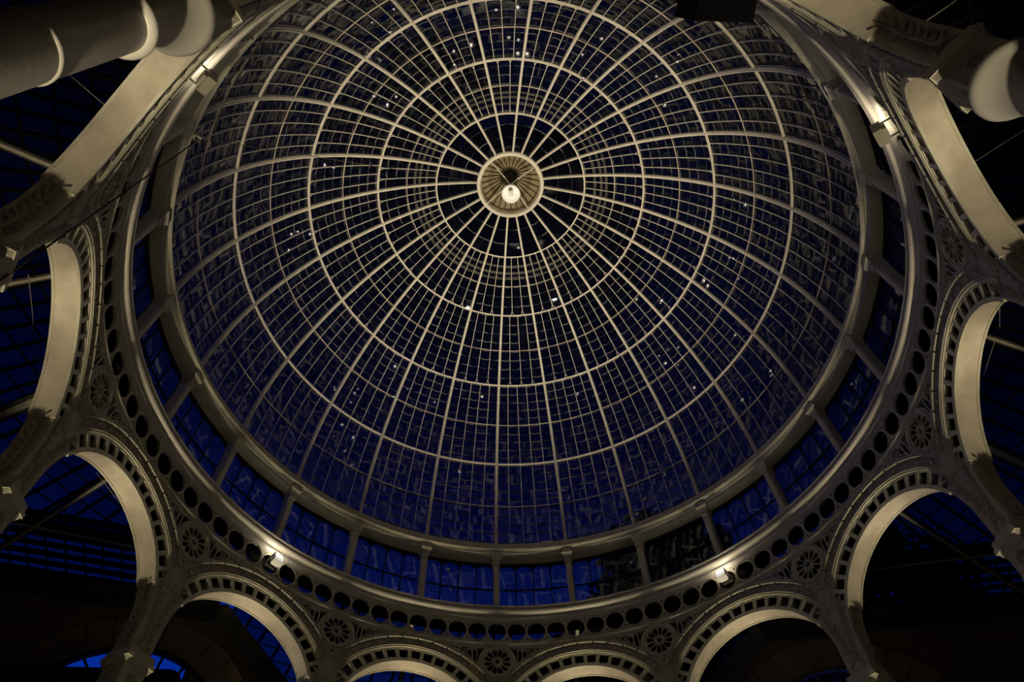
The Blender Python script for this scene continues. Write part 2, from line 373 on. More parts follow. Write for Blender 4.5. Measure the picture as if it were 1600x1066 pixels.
for key in sorted(lines):                                # glazing bars: one per run of panes
    seg = sorted(lines[key]); runs = [[seg[0][0], seg[0][1]]]
    for a, bb in seg[1:]:
        if a - runs[-1][1] < 0.02: runs[-1][1] = bb
        else: runs.append([a, bb])
    for a, bb in runs:
        t = dth * key; m = MB()
        m.bar((FX + a * sin(t), FY + a * cos(t), RZ - 0.03), (FX + bb * sin(t), FY + bb * cos(t), RZ - 0.03), 0.045, 0.07)
        obj('glazing_bar', m.mesh('roof_bar', ROOFB), roof)
# second pitch beyond the tie beams: rows of panes parallel to the stone walls
tmpl = {}
for sg, A, d, L in ((-1, Vector((-11.4, 4.87)), d1, 5.75), (1, Vector((11.5, 4.92)), d2, 5.75)):
    for row in range(6):
        for cI in range(17):
            s0 = 0.02 + cI * 0.34; t0 = -0.06 - row * 0.27
            m = MB(); nx, ny = (-d.y, d.x); 
            if nx * A.x + ny * A.y < 0: nx, ny = -nx, -ny
            q = []
            for z in (0.0, 0.008):
                for ss, tt in ((s0, t0), (s0 + 0.315, t0), (s0 + 0.315, t0 - 0.235), (s0, t0 - 0.235)): q.append((A.x + d.x * ss + nx * tt, A.y + d.y * ss + ny * tt, RZ - 0.02 + z))
            x, y = q[0][:2]
            m.add(q, [(0, 1, 2, 3), (7, 6, 5, 4), (0, 4, 5, 1), (1, 5, 6, 2), (2, 6, 7, 3), (3, 7, 4, 0)])
            obj('roof_pane', m.mesh('eaves_pane', RGLASS), roof)
    for row in range(7):
        m = MB(); t0 = -0.045 - row * 0.27
        m.bar((A.x + nx * t0, A.y + ny * t0, RZ - 0.04), (A.x + d.x * L + nx * t0, A.y + d.y * L + ny * t0, RZ - 0.04), 0.075, 0.07)
        obj('glazing_bar', m.mesh('eaves_bar', ROOFB), roof)
    for cI in range(18):
        m = MB(); s0 = 0.007 + cI * 0.34
        m.bar((A.x + d.x * s0, A.y + d.y * s0, RZ - 0.03), (A.x + d.x * s0 + nx * -1.66, A.y + d.y * s0 + ny * -1.66, RZ - 0.03), 0.022, 0.03)
        obj('glazing_bar', m.mesh('eaves_bar', ROOFB), roof)
def beam(name, p, q, w, h, z=RZ - 0.12):
    m = MB(); p = Vector((*p, z)); q = Vector((*q, z)); m.bar(p, q, w, h); t = (q - p).normalized()
    m.bar(p - Vector((0, 0, h / 2)), q - Vector((0, 0, h / 2)), w * 0.45, 0.025, 1)
    return obj(name, m.mesh('roof_beam', BEAMI, CARV), roof)
beam('tie_beam', (-11.4, 3.22), (-5.0, 4.88), 0.10, 0.14)
beam('tie_beam', (11.5, 3.30), (5.0, 4.87), 0.08, 0.12)
for sg in (-1, 1):
    beam('rafter', (sg * 6.2, -1.33), (sg * 10.6, -0.15), 0.10, 0.13)
    beam('rafter', (sg * 6.25, 0.35), (sg * 11.4, 3.05 if sg < 0 else 2.4), 0.24, 0.10)
    beam('rafter', (sg * 5.95, 1.95), (sg * 11.3, 6.2 if sg < 0 else 5.2), 0.10, 0.13)
    beam('rafter', (sg * 5.9, -2.55), (sg * 9.8, -4.2), 0.12, 0.12)
beam('rafter', (-1.70, 6.3), (-2.2, 10.4), 0.10, 0.10); beam('rafter', (1.70, 6.3), (2.2, 10.4), 0.10, 0.10)
def rod(pts, r=0.006):
    m = MB(); m.tube(pts, r, 5); obj('tie_rod', m.mesh('tie_rod', CARV), roof)
def atz(x, y, z):
    v = Matrix(ROT) @ Vector(((x - 800) / 1056.354, -(y - 533) / 1056.354, -1)); return CAM + v * (z / v.z)
for pts in (((110, 118), (168, 168)), ((44, 428), (50, 480), (56, 560), (70, 650)), ((0, 190), (60, 205)), ((150, 738), (190, 790)), ((150, 855), (168, 838)), ((1562, 470), (1562, 512)), ((1556, 528), (1524, 628)),
            ((1430, 45), (1500, -4)), ((1515, 258), (1605, 200)), ((1498, 852), (1532, 813)), ((1385, 884), (1402, 906)), ((1552, 866), (1572, 890)), ((1120, 1002), (1146, 1016)), ((1345, 936), (1440, 1004)), ((240, 886), (135, 950))):
    rod([atz(x, y, 8.70) for x, y in pts])
# ================================================================== dome
KN = [(0.8590, 17.8047), (1.9518, 17.4277), (3.3448, 16.5720), (4.7055, 15.1121), (5.7019, 13.0718), (6.0405, 10.6357)]
def spline(pts):
    n = len(pts); h = [0.0]
    for i in range(1, n): h.append(h[-1] + math.dist(pts[i], pts[i - 1]))
    def d2(ys):
        A = [0.0] * n; B = [1.0] * n; C = [0.0] * n; D = [0.0] * n
        for i in range(1, n - 1):
            a = h[i] - h[i - 1]; c = h[i + 1] - h[i]; A[i] = a; B[i] = 2 * (a + c); C[i] = c; D[i] = 6 * ((ys[i + 1] - ys[i]) / c - (ys[i] - ys[i - 1]) / a)
        A[0] = 0; B[0] = 1; C[0] = -0.6; B[-1] = 1; A[-1] = -0.8
        for i in range(1, n): w = A[i] / B[i - 1]; B[i] -= w * C[i - 1]; D[i] -= w * D[i - 1]
        x = [0.0] * n; x[-1] = D[-1] / B[-1]
        for i in range(n - 2, -1, -1): x[i] = (D[i] - C[i] * x[i + 1]) / B[i]
        return x
    ms = [d2([p[j] for p in pts]) for j in (0, 1)]
    def ev(s):
        i = 0
        while i < n - 2 and s > h[i + 1]: i += 1
        H = h[i + 1] - h[i]; a = (h[i + 1] - s) / H; bq = (s - h[i]) / H; r = []
        for j in (0, 1):
            y0, y1, m0, m1 = pts[i][j], pts[i + 1][j], ms[j][i], ms[j][i + 1]
            r.append(a * y0 + bq * y1 + ((a ** 3 - a) * m0 + (bq ** 3 - bq) * m1) * H * H / 6)
        return r
    return h, ev
KS, MER = spline(KN)
def mer(s):                                              # point, downwards tangent and outward normal of the dome's meridian
    p = MER(s); q = MER(s + 0.01); w = MER(s - 0.01); t = Vector((q[0] - w[0], q[1] - w[1])).normalized()
    return Vector(p), t, Vector((-t.y, t.x))
def mframes(s0, s1, n, off=0.0, side=0.0):
    fr = []
    for i in range(n + 1):
        p, t, nn = mer(s0 + (s1 - s0) * i / n); r, z = p.x + nn.x * off, p.y + nn.y * off
        fr.append(((side, r, z), (1, 0, 0), (0, nn.x, nn.y)))
    return fr
dome = thing('glass_dome', 'great glazed dome of white iron ribs and rings filling the middle of the photo', 'dome', (0, 0, 10.5))
DZ = -10.5
def dpart(name, mb, *mats, rz=0.0, angle=35, basis=None):
    me = mb if isinstance(mb, bpy.types.Mesh) else mb.warp(lambda x, y, z: (x, y, z + DZ)).mesh(name, *mats, angle=angle)
    return obj(name, me, dome, rz=rz)
m = MB(); fr = mframes(KS[0] + 0.01, KS[5] + 0.16, 40)
fr = [(p, (0.72 + 0.30 * i / 40, 0, 0), n_) for i, (p, a_, n_) in enumerate(fr)]       # the ribs widen a little towards their feet
m.sweep(fr, [(-0.018, 0.0), (0.018, 0.0), (0.018, 0.022), (0.036, 0.034), (0.036, 0.11), (-0.036, 0.11), (-0.036, 0.034), (-0.018, 0.022)])
ribm = m.warp(lambda x, y, z: (x, y, z + DZ)).mesh('rib', RIBP)
for k in range(24): obj('rib', ribm, dome, rz=-k * STEP)
def ring(name, s, w, off, h, mat, n=144):
    p, t, nn = mer(s); prof = [(p.x + nn.x * (off + y) + t.x * x, p.y + nn.y * (off + y) + t.y * x) for x, y in ((-w / 2, 0), (w / 2, 0), (w / 2, h), (-w / 2, h))]
    m = MB(); m.revolve(prof, n); dpart(name, m, mat)
for i, w, mt in ((1, 0.030, RIBP), (2, 0.030, BARP), (3, 0.030, BARP), (4, 0.030, BARP)): ring('purlin_ring', KS[i], w, 0.03, 0.05, mt)
MID = [None, (KS[1] + KS[2]) / 2, (KS[2] + KS[3]) / 2, (KS[3] + KS[4]) / 2, (KS[4] + KS[5]) / 2]
for i in (1, 2, 3, 4): ring('glazing_ring', MID[i], 0.014, 0.055, 0.02, RUST)
for f, w in ((0.32, 0.05), (0.55, 0.07), (0.74, 0.04)):    # flat dark hoops under the glass round the top
    s_ = KS[1] + (MID[1] - KS[1]) * f; ring('hoop', s_, w, 0.082, 0.012, BEAMI)
# oculus ring, stepped
m = MB(); m.revolve([(0.805, 17.90), (0.805, 17.78), (0.825, 17.76), (0.825, 17.73), (0.85, 17.725), (0.885, 17.735), (0.885, 17.755), (0.905, 17.77), (0.905, 17.92)], 96)
dpart('oculus_ring', m, RIBP, angle=30)
# glazing bars between the ribs: two in the top zone, three, four and four below; the upper two zones end in forks
NC = [1, 3, 4, 5, 5]
bars = []
for zn in (1, 2, 3, 4):
    s0, s1 = KS[zn], KS[zn + 1]; m = MB(); fork = zn in (1, 2)
    e1 = s1 - 0.13 if fork else s1
    pr = [(-0.0065, 0.0), (0.0065, 0.0), (0.0065, 0.022), (-0.0065, 0.022)]
    m.sweep(mframes(s0 + 0.02, e1, 12, 0.06), pr)
    if fork:
        p, t, nn = mer(e1); p2, t2, nn2 = mer(s1 - 0.02)
        for sg in (-1, 1):
            m.sweep([((0, p.x + nn.x * 0.06, p.y + nn.y * 0.06), (1, 0, 0), (0, nn.x, nn.y)), ((sg * 0.042, p2.x + nn2.x * 0.06, p2.y + nn2.y * 0.06), (1, 0, 0), (0, nn2.x, nn2.y))], [(-0.006, 0), (0.006, 0), (0.006, 0.02), (-0.006, 0.02)])
    me = m.warp(lambda x, y, z: (x, y, z + DZ)).mesh('glazing_bar', BARP)
    pm, _, _ = mer((s0 + s1) / 2)
    for k in range(24):
        for c in range(1, NC[zn]):
            a = k + c / NC[zn]; bars.append((weight(pol(a, pm.x, pm.y)), me, a))
bars.sort(key=lambda q: -q[0])
for w, me, a in bars: obj('glazing_bar', me, dome, rz=-a * STEP)
# panes: overlapping, with rounded lower edges like fish scales
NR = [3, 6, 8, 10, 10]
def pane_mesh(zn, j):
    """one pane, centred on its own middle; u across, v down the slope, w outwards"""
    s0, s1 = (KS[zn], KS[zn + 1]); ds = (s1 - s0) / NR[zn]; a = s0 + ds * j; bq = a + ds
    if zn == 0 and j == 0: a += 0.02
    pm, tm, nm = mer((a + bq) / 2); hw = STEP / NC[zn] / 2
    pa, _, na = mer(a); pb, _, nb = mer(bq)
    wa = (pa.x + na.x * .1) * hw; wb = (pb.x + nb.x * .1) * hw; L = ds / 2; sag = min(0.035, wb * 0.22); lap = 0.026
    n = 6; arc = [(wb * (1 - 2 * i / n), L + 0.012 + sag * (1 - (1 - 2 * i / n) ** 2)) for i in range(n + 1)]
    up = [(-wa, -L), (wa, -L)]; m = MB(); th = 0.006
    q = up + [(x, y - lap) for x, y in arc]; k = len(q)
    m.add([(x, y, 0.0) for x, y in q] + [(x, y, th) for x, y in q], [tuple(range(k)), tuple(range(2 * k - 1, k - 1, -1))])
    o1 = [(x, y - lap, 0) for x, y in arc]; o2 = [(x, y, 0) for x, y in arc]; o3 = [(x, y, th) for x, y in arc]; k = n + 1
    m.add(o1 + o2 + o3, [(i, i + 1, k + i + 1, k + i) for i in range(n)] + [(k + i, k + i + 1, 2 * k + i + 1, 2 * k + i) for i in range(n)], 1)
    c = pm + nm * 0.10
    X = Vector((1, 0, 0)); Y = Vector((0, tm.x, tm.y)); Z = Vector((0, nm.x, nm.y))
    B = Matrix((X, Y, Z)).transposed().to_4x4(); B.translation = Vector((0, c.x, c.y + DZ))
    return m, B, Vector((0, c.x, c.y))
panes = []; keep = []
for zn in range(5):
    for j in range(NR[zn]):
        m, B, c = pane_mesh(zn, j); me = m.mesh('dome_pane', DGLASS, LAPM); area = (KS[zn + 1] - KS[zn]) / NR[zn] * c.y * STEP / NC[zn]
        for k in range(24):
            for cc in range(NC[zn]):
                a = k + (cc + 0.5) / NC[zn]; wpt = pol(a, c.y, c.z); w = weight(wpt)
                if w > 0:
                    v = (wpt - CAM).normalized(); nrm = Matrix.Rotation(-a * STEP, 3, 'Z') @ Vector(B.col[2][:3]); w = w * w * area * abs(v.dot(nrm))
                panes.append((w, me, m, B, a, zn))
panes.sort(key=lambda q: -q[0])
rest = MB()
for i, (w, me, m, B, a, zn) in enumerate(panes):
    tl = 0.018 if zn < 3 else 0.028
    M = Matrix.Rotation(-a * STEP, 4, 'Z') @ B @ Euler((random.gauss(0, tl), random.gauss(0, tl), 0)).to_matrix().to_4x4()
    if i < 300: obj('pane', me, dome, basis=M)
    else:
        vs = [tuple(M @ Vector(v)) for v in m.v]; b0 = len(rest.v); rest.v += vs
        rest.f += [tuple(b0 + q for q in f) for f in m.f]; rest.m += m.m; rest.sm += m.sm
o = obj('pane', rest.mesh('dome_panes_small', DGLASS, LAPM), dome); o['kind'] = 'stuff'

# shiny metal beads added inside the panes, standing in for lamp reflections
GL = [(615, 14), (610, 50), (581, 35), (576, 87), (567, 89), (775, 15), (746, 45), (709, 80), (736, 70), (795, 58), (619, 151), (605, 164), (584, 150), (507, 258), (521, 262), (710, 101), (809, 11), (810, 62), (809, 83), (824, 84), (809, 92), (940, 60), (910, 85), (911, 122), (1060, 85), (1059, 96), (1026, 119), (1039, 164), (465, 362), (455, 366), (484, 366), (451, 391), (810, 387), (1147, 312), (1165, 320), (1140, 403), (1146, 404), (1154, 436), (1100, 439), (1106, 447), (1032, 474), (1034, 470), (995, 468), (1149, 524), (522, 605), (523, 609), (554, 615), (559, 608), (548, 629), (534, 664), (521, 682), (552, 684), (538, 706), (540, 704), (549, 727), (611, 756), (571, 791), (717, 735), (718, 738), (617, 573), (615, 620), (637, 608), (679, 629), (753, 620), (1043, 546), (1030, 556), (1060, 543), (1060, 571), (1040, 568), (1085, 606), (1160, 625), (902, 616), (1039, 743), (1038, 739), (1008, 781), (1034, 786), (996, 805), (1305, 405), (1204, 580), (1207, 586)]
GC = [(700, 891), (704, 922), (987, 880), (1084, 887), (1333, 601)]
def pix_ray(x, y): return (Matrix(ROT) @ Vector(((x - 800) / 1056.354, -(y - 533) / 1056.354, -1))).normalized()
def on_dome(x, y):
    v = pix_ray(x, y); t = 10.0
    while t < 26:
        p = CAM + v * t; r = math.hypot(p.x, p.y)
        if p.z > 10.7:
            lo, hi = KS[0], KS[5]
            for _ in range(30):
                mid = (lo + hi) / 2
                if MER(mid)[1] > p.z: lo = mid
                else: hi = mid
            if r > MER(lo)[0] + 0.075 or p.z > 17.9: return p, mer(lo)[2]
        t += 0.01
rd = random.Random(4)
dm = MB(); dm.sphere((0, 0, 0), 1.0, 10, 6, sc=(1, 1, 0.7)); beadm = dm.mesh('glint_bead', GLINT)
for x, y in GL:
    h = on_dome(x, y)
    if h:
        p, nn = h; R_ = rd.uniform(0.030, 0.062); o = obj('glint_bead', beadm, dome, loc=(p.x, p.y, p.z + DZ)); o.scale = (R_, R_ * rd.uniform(0.8, 1.4), R_)
# ------------------------------------------------------------------ lantern lid above the oculus, pendant lamp
lid = thing('pleated_lantern_lid', 'round pleated tan lid with a dark hub closing the eye of the dome', 'dome cap', (0, 0, 17.9))
m = MB(); m.revolve([(0.78, 0.0), (0.80, 0.0), (0.80, 0.22), (0.78, 0.22)], 64); obj('lid_rim', m.mesh('lid_rim', LIDP, angle=30), lid)
m = MB(); a = PI / 28
m.add([(-0.79 * sin(a), 0.79 * cos(a), 0.20), (0, 0.79, 0.25), (0.79 * sin(a), 0.79 * cos(a), 0.20), (0.5 * sin(a), 0.5 * cos(a), 0.46), (0, 0.5, 0.50), (-0.5 * sin(a), 0.5 * cos(a), 0.46), (0.14 * sin(a), 0.14 * cos(a), 0.72), (0, 0.14, 0.73), (-0.14 * sin(a), 0.14 * cos(a), 0.72)],
      [(0, 1, 4, 5), (1, 2, 3, 4), (5, 4, 7, 8), (4, 3, 6, 7)])
pm = m.mesh('lid_panel', LIDP)
m = MB(); m.sweep([((0, 0.79, 0.185), (1, 0, 0), (0, 0, 1)), ((0, 0.5, 0.445), (1, 0, 0), (0, 0, 1)), ((0, 0.14, 0.70), (1, 0, 0), (0, 0, 1))], [(-0.010, -0.02), (0.010, -0.02), (0.010, 0.02), (-0.010, 0.02)])
rm = m.mesh('lid_rib', DARKI)
for i in range(28):
    obj('lid_panel', pm, lid, rz=i * 2 * a); obj('lid_rib', rm, lid, rz=(i + 0.5) * 2 * a)
m = MB(); m.revolve([(0.0, 0.60), (0.13, 0.62), (0.15, 0.70), (0.12, 0.80), (0.0, 0.82)], 24, closed=False); obj('hub', m.mesh('hub', DARKI), lid)
lamp = thing('pendant_lamp', 'white round pendant lamp hung on four rods across the eye of the dome', 'lamp', (0, 0, 16.9))
m = MB(); m.revolve([(0.235, 0.16), (0.245, 0.20), (0.235, 0.28), (0.19, 0.40), (0.10, 0.52), (0.06, 0.60), (0.05, 0.60), (0.09, 0.50), (0.18, 0.38), (0.22, 0.27), (0.225, 0.20), (0.22, 0.16)], 32)
obj('shade', m.mesh('lamp_shade', GLOBE), lamp)
m = MB(); m.revolve([(0.0, 0.10), (0.04, 0.11), (0.065, 0.15), (0.07, 0.20), (0.06, 0.27), (0.0, 0.30)], 24, closed=False); obj('globe', m.mesh('globe', GLOBE), lamp)
m = MB(); m.tube([(0, 0, 0.58), (0, 0, 1.0)], 0.03, 8); m.sphere((0, 0, 0.92), 0.06); obj('stem', m.mesh('stem', LIDP), lamp)
for q in range(4):
    aa = q * PI / 2 + PI / 4 - 0.05; m = MB(); m.tube([(0.04 * sin(aa), 0.04 * cos(aa), 0.95), (0.30 * sin(aa), 0.30 * cos(aa), 0.97), (0.80 * sin(aa), 0.80 * cos(aa), 0.88)], 0.016, 6); m.sphere((0.26 * sin(aa), 0.26 * cos(aa), 0.97), 0.03)
    obj('rod', m.mesh('lamp_rod', RIBP), lamp)

# ================================================================== drum: curb, posts, clerestory panes, cornice and pierced frieze
drum = thing('clerestory_drum', 'ring wall carrying the dome, with short posts, glazed clerestory, bright cornice and pierced frieze', 'drum', (0, 0, 8.0))
def drpart(name, mb, *mats, angle=30, rz=0.0):
    return obj(name, mb.warp(lambda x, y, z: (x, y, z - 8.0)).mesh(name, *mats, angle=angle), drum, rz=rz)
m = MB(); m.revolve([(6.16, 10.72), (6.02, 10.72), (6.02, 10.60), (5.965, 10.56), (5.94, 10.50), (5.965, 10.46), (5.985, 10.455), (5.985, 10.42), (6.02, 10.40), (6.03, 10.36), (6.08, 10.34), (6.24, 10.31), (6.30, 10.31), (6.30, 10.72)], 144); drpart('curb', m, CREAM)
roll = [(5.957 + 0.064 * cos(t), 8.862 + 0.068 * sin(t)) for t in [PI * (1.42 - 0.84 * i / 9) for i in range(10)]]
m = MB(); m.revolve([(6.022, 8.625), (5.985, 8.63), (5.985, 8.665), (5.952, 8.685), (5.942, 8.70), (5.938, 8.725), (5.950, 8.745), (5.970, 8.75), (5.970, 8.775), (5.955, 8.785)] + roll + [(5.925, 8.935), (5.898, 8.945), (5.895, 8.965), (5.90, 8.985), (6.0, 9.00), (6.30, 9.02), (6.30, 8.99), (6.03, 8.97), (6.022, 8.95)], 144); drpart('cornice', m, CORN, angle=40)
# clerestory: one post and one glazed bay per 15 degrees
m = MB(); m.frus(8.98, 0.125, 0.20, 10.28, 0.125, 0.20, (0, 6.14)); m.frus(8.98, 0.09, 0.03, 10.28, 0.09, 0.03, (0, 6.03))
pmesh = m.warp(lambda x, y, z: (x, y, z - 8.0)).mesh('post', CREAM)
m = MB(); m.frus(10.10, 0.14, 0.25, 10.13, 0.155, 0.27, (0, 6.12)); m.frus(10.13, 0.13, 0.24, 10.21, 0.15, 0.26, (0, 6.12)); m.frus(10.21, 0.175, 0.29, 10.24, 0.185, 0.30, (0, 6.12)); m.frus(10.24, 0.19, 0.30, 10.31, 0.23, 0.34, (0, 6.12)); m.frus(10.31, 0.245, 0.35, 10.345, 0.245, 0.35, (0, 6.12)); m.frus(10.345, 0.19, 0.30, 10.45, 0.19, 0.30, (0, 6.12))
cmesh = m.warp(lambda x, y, z: (x, y, z - 8.0)).mesh('post_capital', CREAM)
for k in range(24):
    p = obj('post', pmesh, drum, rz=-k * STEP); obj('post_capital', cmesh, p)
RC = 6.22; half = RC * STEP / 2 - 0.055; z0, zb, z1 = 9.00, 9.62, 10.33
polys = [[(-half - 0.03, z0), (half + 0.03, z0), (half + 0.03, z1), (-half - 0.03, z1)]]
pw = 2 * half / 4
for c in range(4):
    x0 = -half + c * pw + 0.011; x1 = x0 + pw - 0.022; xm = (x0 + x1) / 2; hw = (x1 - x0) / 2
    polys.append([(x0, z0 + 0.03), (x1, z0 + 0.03), (x1, zb - 0.012), (x0, zb - 0.012)])
    polys.append([(x0, zb + 0.012), (x1, zb + 0.012), (x1, z1 - 0.20)] + [(xm + hw * cos(t * PI / 10), z1 - 0.20 + 0.12 * sin(t * PI / 10)) for t in range(1, 10)] + [(x0, z1 - 0.20)])
fm = fill2d(polys, 0.03, 0.2).warp(lambda u, z, d: ((RC + d) * sin(u / RC), (RC + d) * cos(u / RC), z - 8.0)).mesh('window_lattice', DARKI)
pn = MB(); pn.box((0, 0, 0), (pw - 0.01, 0.006, 0.66)); pmesh1 = pn.mesh('clerestory_pane', CGLASS)
for k in range(24):
    obj('window_lattice', fm, drum, rz=-(k + 0.5) * STEP)
    for c in range(4):
        for hz in (9.31, 9.97):
            a = (k + 0.5) * STEP + (-half + (c + 0.5) * pw) / RC; r = RC + 0.05
            M = Matrix.Translation((r * sin(a), r * cos(a), hz - 8.0)) @ Matrix.Rotation(-a, 4, 'Z') @ Euler((random.gauss(0, 0.03), 0, random.gauss(0, 0.03))).to_matrix().to_4x4()
            obj('clerestory_pane', pmesh1, drum, basis=M)
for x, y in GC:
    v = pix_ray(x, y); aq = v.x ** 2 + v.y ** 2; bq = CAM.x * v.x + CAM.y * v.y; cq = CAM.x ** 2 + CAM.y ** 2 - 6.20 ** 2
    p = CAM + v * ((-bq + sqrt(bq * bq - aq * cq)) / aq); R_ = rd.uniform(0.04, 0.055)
    o = obj('glint_bead', beadm, drum, loc=(p.x, p.y, p.z - 8.0)); o.scale = (R_, R_, R_ * 1.2)  # more added beads, in place of reflections in the clerestory
# pierced frieze, one panel per bay with four round openings and small drilled triangles between
RF = 5.99; zc = 8.44; hb = RF * STEP / 2; sp = RF * STEP / 4
polys = [[(-hb + hb * 2 * i / 12, 8.60 + 0.04) for i in range(13)] + [(hb - hb * 2 * i / 12, 8.12) for i in range(13)]]
for c in range(4):
    cx = -hb + (c + 0.5) * sp
    polys.append([(cx + (x - cx), zc + (y - zc) * 1.08) for x, y in circle(cx, zc, 0.178, 36)])
for c in range(1, 4):
    cx = -hb + c * sp
    for sg in (-1, 1): polys.append([(cx - 0.028, zc + sg * 0.165), (cx + 0.028, zc + sg * 0.165), (cx, zc + sg * 0.115)])
fm = fill2d(polys, 0.03, 0.13).warp(lambda u, z, d: ((RF + d) * sin(u / RF), (RF + d) * cos(u / RF), z - 8.0)).mesh('frieze_panel', CREAM)
m = MB()
m.sweep([((cos(t) * 0.190, 0, sin(t) * 0.205), (cos(t), 0, sin(t)), (0, 1, 0)) for t in [2 * PI * i / 36 for i in range(37)]], [(-0.014, -0.012), (0.004, -0.018), (0.016, -0.006), (0.016, 0.01), (-0.014, 0.01)], caps=False)
rm = m.mesh('roundel_rim', CREAM)
# circles stand at every quarter bay starting on the posts
for k in range(24):
    a = (k + 3 / 8) * STEP
    obj('frieze_panel', fm, drum, rz=-a)
    for c in range(4):
        aa = a + (-hb + (c + 0.5) * sp) / RF
        obj('roundel_rim', rm, drum, loc=(RF * sin(aa), RF * cos(aa), zc - 8.0), rz=-aa)
m = MB(); m.revolve([(6.023, 8.632), (6.033, 8.632), (6.036, 8.93), (6.29, 8.95), (6.30, 8.64), (6.36, 8.64), (6.36, 9.03), (6.31, 9.03), (6.31, 8.975), (6.024, 8.955)], 96); drpart('ring_beam', m, DARKI)
m = MB(); m.revolve([(5.99, 8.175), (5.95, 8.17), (5.92, 8.16), (5.90, 8.14), (5.895, 8.115), (5.912, 8.09), (5.912, 8.07), (6.06, 8.07), (6.06, 8.175)], 144); drpart('lower_moulding', m, CREAM)

# ================================================================== arcade: columns, arches and spandrels
Z0 = 6.23
WHERE = {-1: 'arch cut by the bottom edge just left of the photo centre', 1: 'arch cut by the bottom edge just right of the photo centre',
         -3: 'arch below the left cornice floodlight at the lower left', 3: 'arch below the right cornice floodlight at the lower right',
         -5: 'arch at the left framing bright blue roof panes above a dark wall', 5: 'arch at the right framing a dark roof with crossing beams',
         -7: 'narrow steep arch at the far left edge', 7: 'narrow steep arch at the far right edge',
         -9: 'foreshortened arch beside the big round column at the upper left', 9: 'foreshortened arch below the carved springer at the upper right',
         -11: 'arch seen edge-on in the top left corner', 11: 'arch seen edge-on in the top right corner'}
bf = bend(RA)
def polar_plate(radii, angs, hole, d0, d1):
    """ring-shaped plate in arch coordinates with hole cells, as a solid between depths d0 and d1"""
    m = MB(); nr, na = len(radii), len(angs)
    idx = lambda i, j, k: (i * nr + j) * 2 + k
    vs = [(radii[j] * sin(angs[i]), radii[j] * cos(angs[i]), (d0, d1)[k]) for i in range(na) for j in range(nr) for k in (0, 1)]
    solid = lambda i, j: 0 <= i < na - 1 and 0 <= j < nr - 1 and not hole(i, j)
    fs = []
    for i in range(na - 1):
        for j in range(nr - 1):
            if not solid(i, j): continue
            fs.append((idx(i, j, 0), idx(i, j + 1, 0), idx(i + 1, j + 1, 0), idx(i + 1, j, 0))); fs.append((idx(i + 1, j, 1), idx(i + 1, j + 1, 1), idx(i, j + 1, 1), idx(i, j, 1)))
            for di, dj, p, q in ((-1, 0, (i, j), (i, j + 1)), (1, 0, (i + 1, j + 1), (i + 1, j)), (0, -1, (i + 1, j), (i, j)), (0, 1, (i, j + 1), (i + 1, j + 1))):
                if not solid(i + di, j + dj): fs.append((idx(*p, 0), idx(*p, 1), idx(*q, 1), idx(*q, 0)))
    m.add(vs, fs); return m
pitch = math.radians(8.95); hh = 0.083 / 1.487
angs = [-math.radians(66.6)]
for i in range(-7, 8): angs += [i * pitch - hh, i * pitch + hh]
angs.append(math.radians(66.6))
radii = [1.355, 1.402, 1.572, 1.605]
hole = lambda i, j: j == 1 and i % 2 == 1
face = polar_plate(radii, angs, hole, 0.0, 0.05).warp(bf).mesh('face_plate', CREAM)
back = polar_plate(radii, angs, lambda i, j: False, 0.29, 0.34).warp(bf).mesh('back_plate', CREAM)
extra = polar_plate([1.60, 1.62], [math.radians(-68 + 136 * i / 40) for i in range(41)], lambda i, j: False, 0.05, 0.30).warp(bf).mesh('crown_plate', DARKI)
fine = [-math.radians(66.6) + math.radians(133.2) * i / 48 for i in range(49)]
soff = polar_plate([1.352, 1.375], fine, lambda i, j: False, 0.035, 0.305).warp(bf).mesh('soffit', SOFF)
edge = polar_plate([1.338, 1.36], fine, lambda i, j: False, 0.0, 0.035); e2 = polar_plate([1.338, 1.36], fine, lambda i, j: False, 0.305, 0.34); edge.add(e2.v, e2.f)
edge = edge.warp(bf).mesh('soffit_edge_bead', CREAM)
def arc_mould(name, prof, a, mat, n=48, gaps=None):
    m = MB(); a = math.radians(a)
    spans = [(-a, a)] if not gaps else gaps
    for s0, s1 in spans:
        nn = max(3, int(n * (s1 - s0) / (2 * a))); fr = []
        for i in range(nn + 1):
            t = s0 + (s1 - s0) * i / nn; fr.append(((0, 0, 0), (sin(t), cos(t), 0), (0, 0, 1)))
        m.sweep(fr, prof)
    return m.warp(bf).mesh(name, mat)
innerf = arc_mould('inner_fillet', [(1.600, 0.04), (1.600, -0.010), (1.612, -0.018), (1.624, -0.010), (1.628, -0.004), (1.634, -0.022), (1.648, -0.026), (1.656, -0.014), (1.660, 0.04)], 68, CREAM)
band = arc_mould('recessed_band', [(1.655, 0.05), (1.655, 0.018), (1.795, 0.018), (1.795, 0.05)], 59.5, CARV)
bp = math.radians(9.4); gaps = []
for i in range(-6, 6): gaps.append((i * bp + 0.008, (i + 1) * bp - 0.008))
outerf = arc_mould('outer_fillet', [(1.790, 0.05), (1.790, -0.006), (1.800, -0.022), (1.815, -0.028), (1.822, -0.010), (1.830, -0.012), (1.838, -0.022), (1.850, -0.016), (1.852, 0.05)], 56.4, CREAM, 60, gaps)
m = MB(); m.sphere((0, 0, 0), 0.026, 8, 6, sc=(1, 0.8, 1)); stud = m.mesh('stud', COLM)
arches = {}
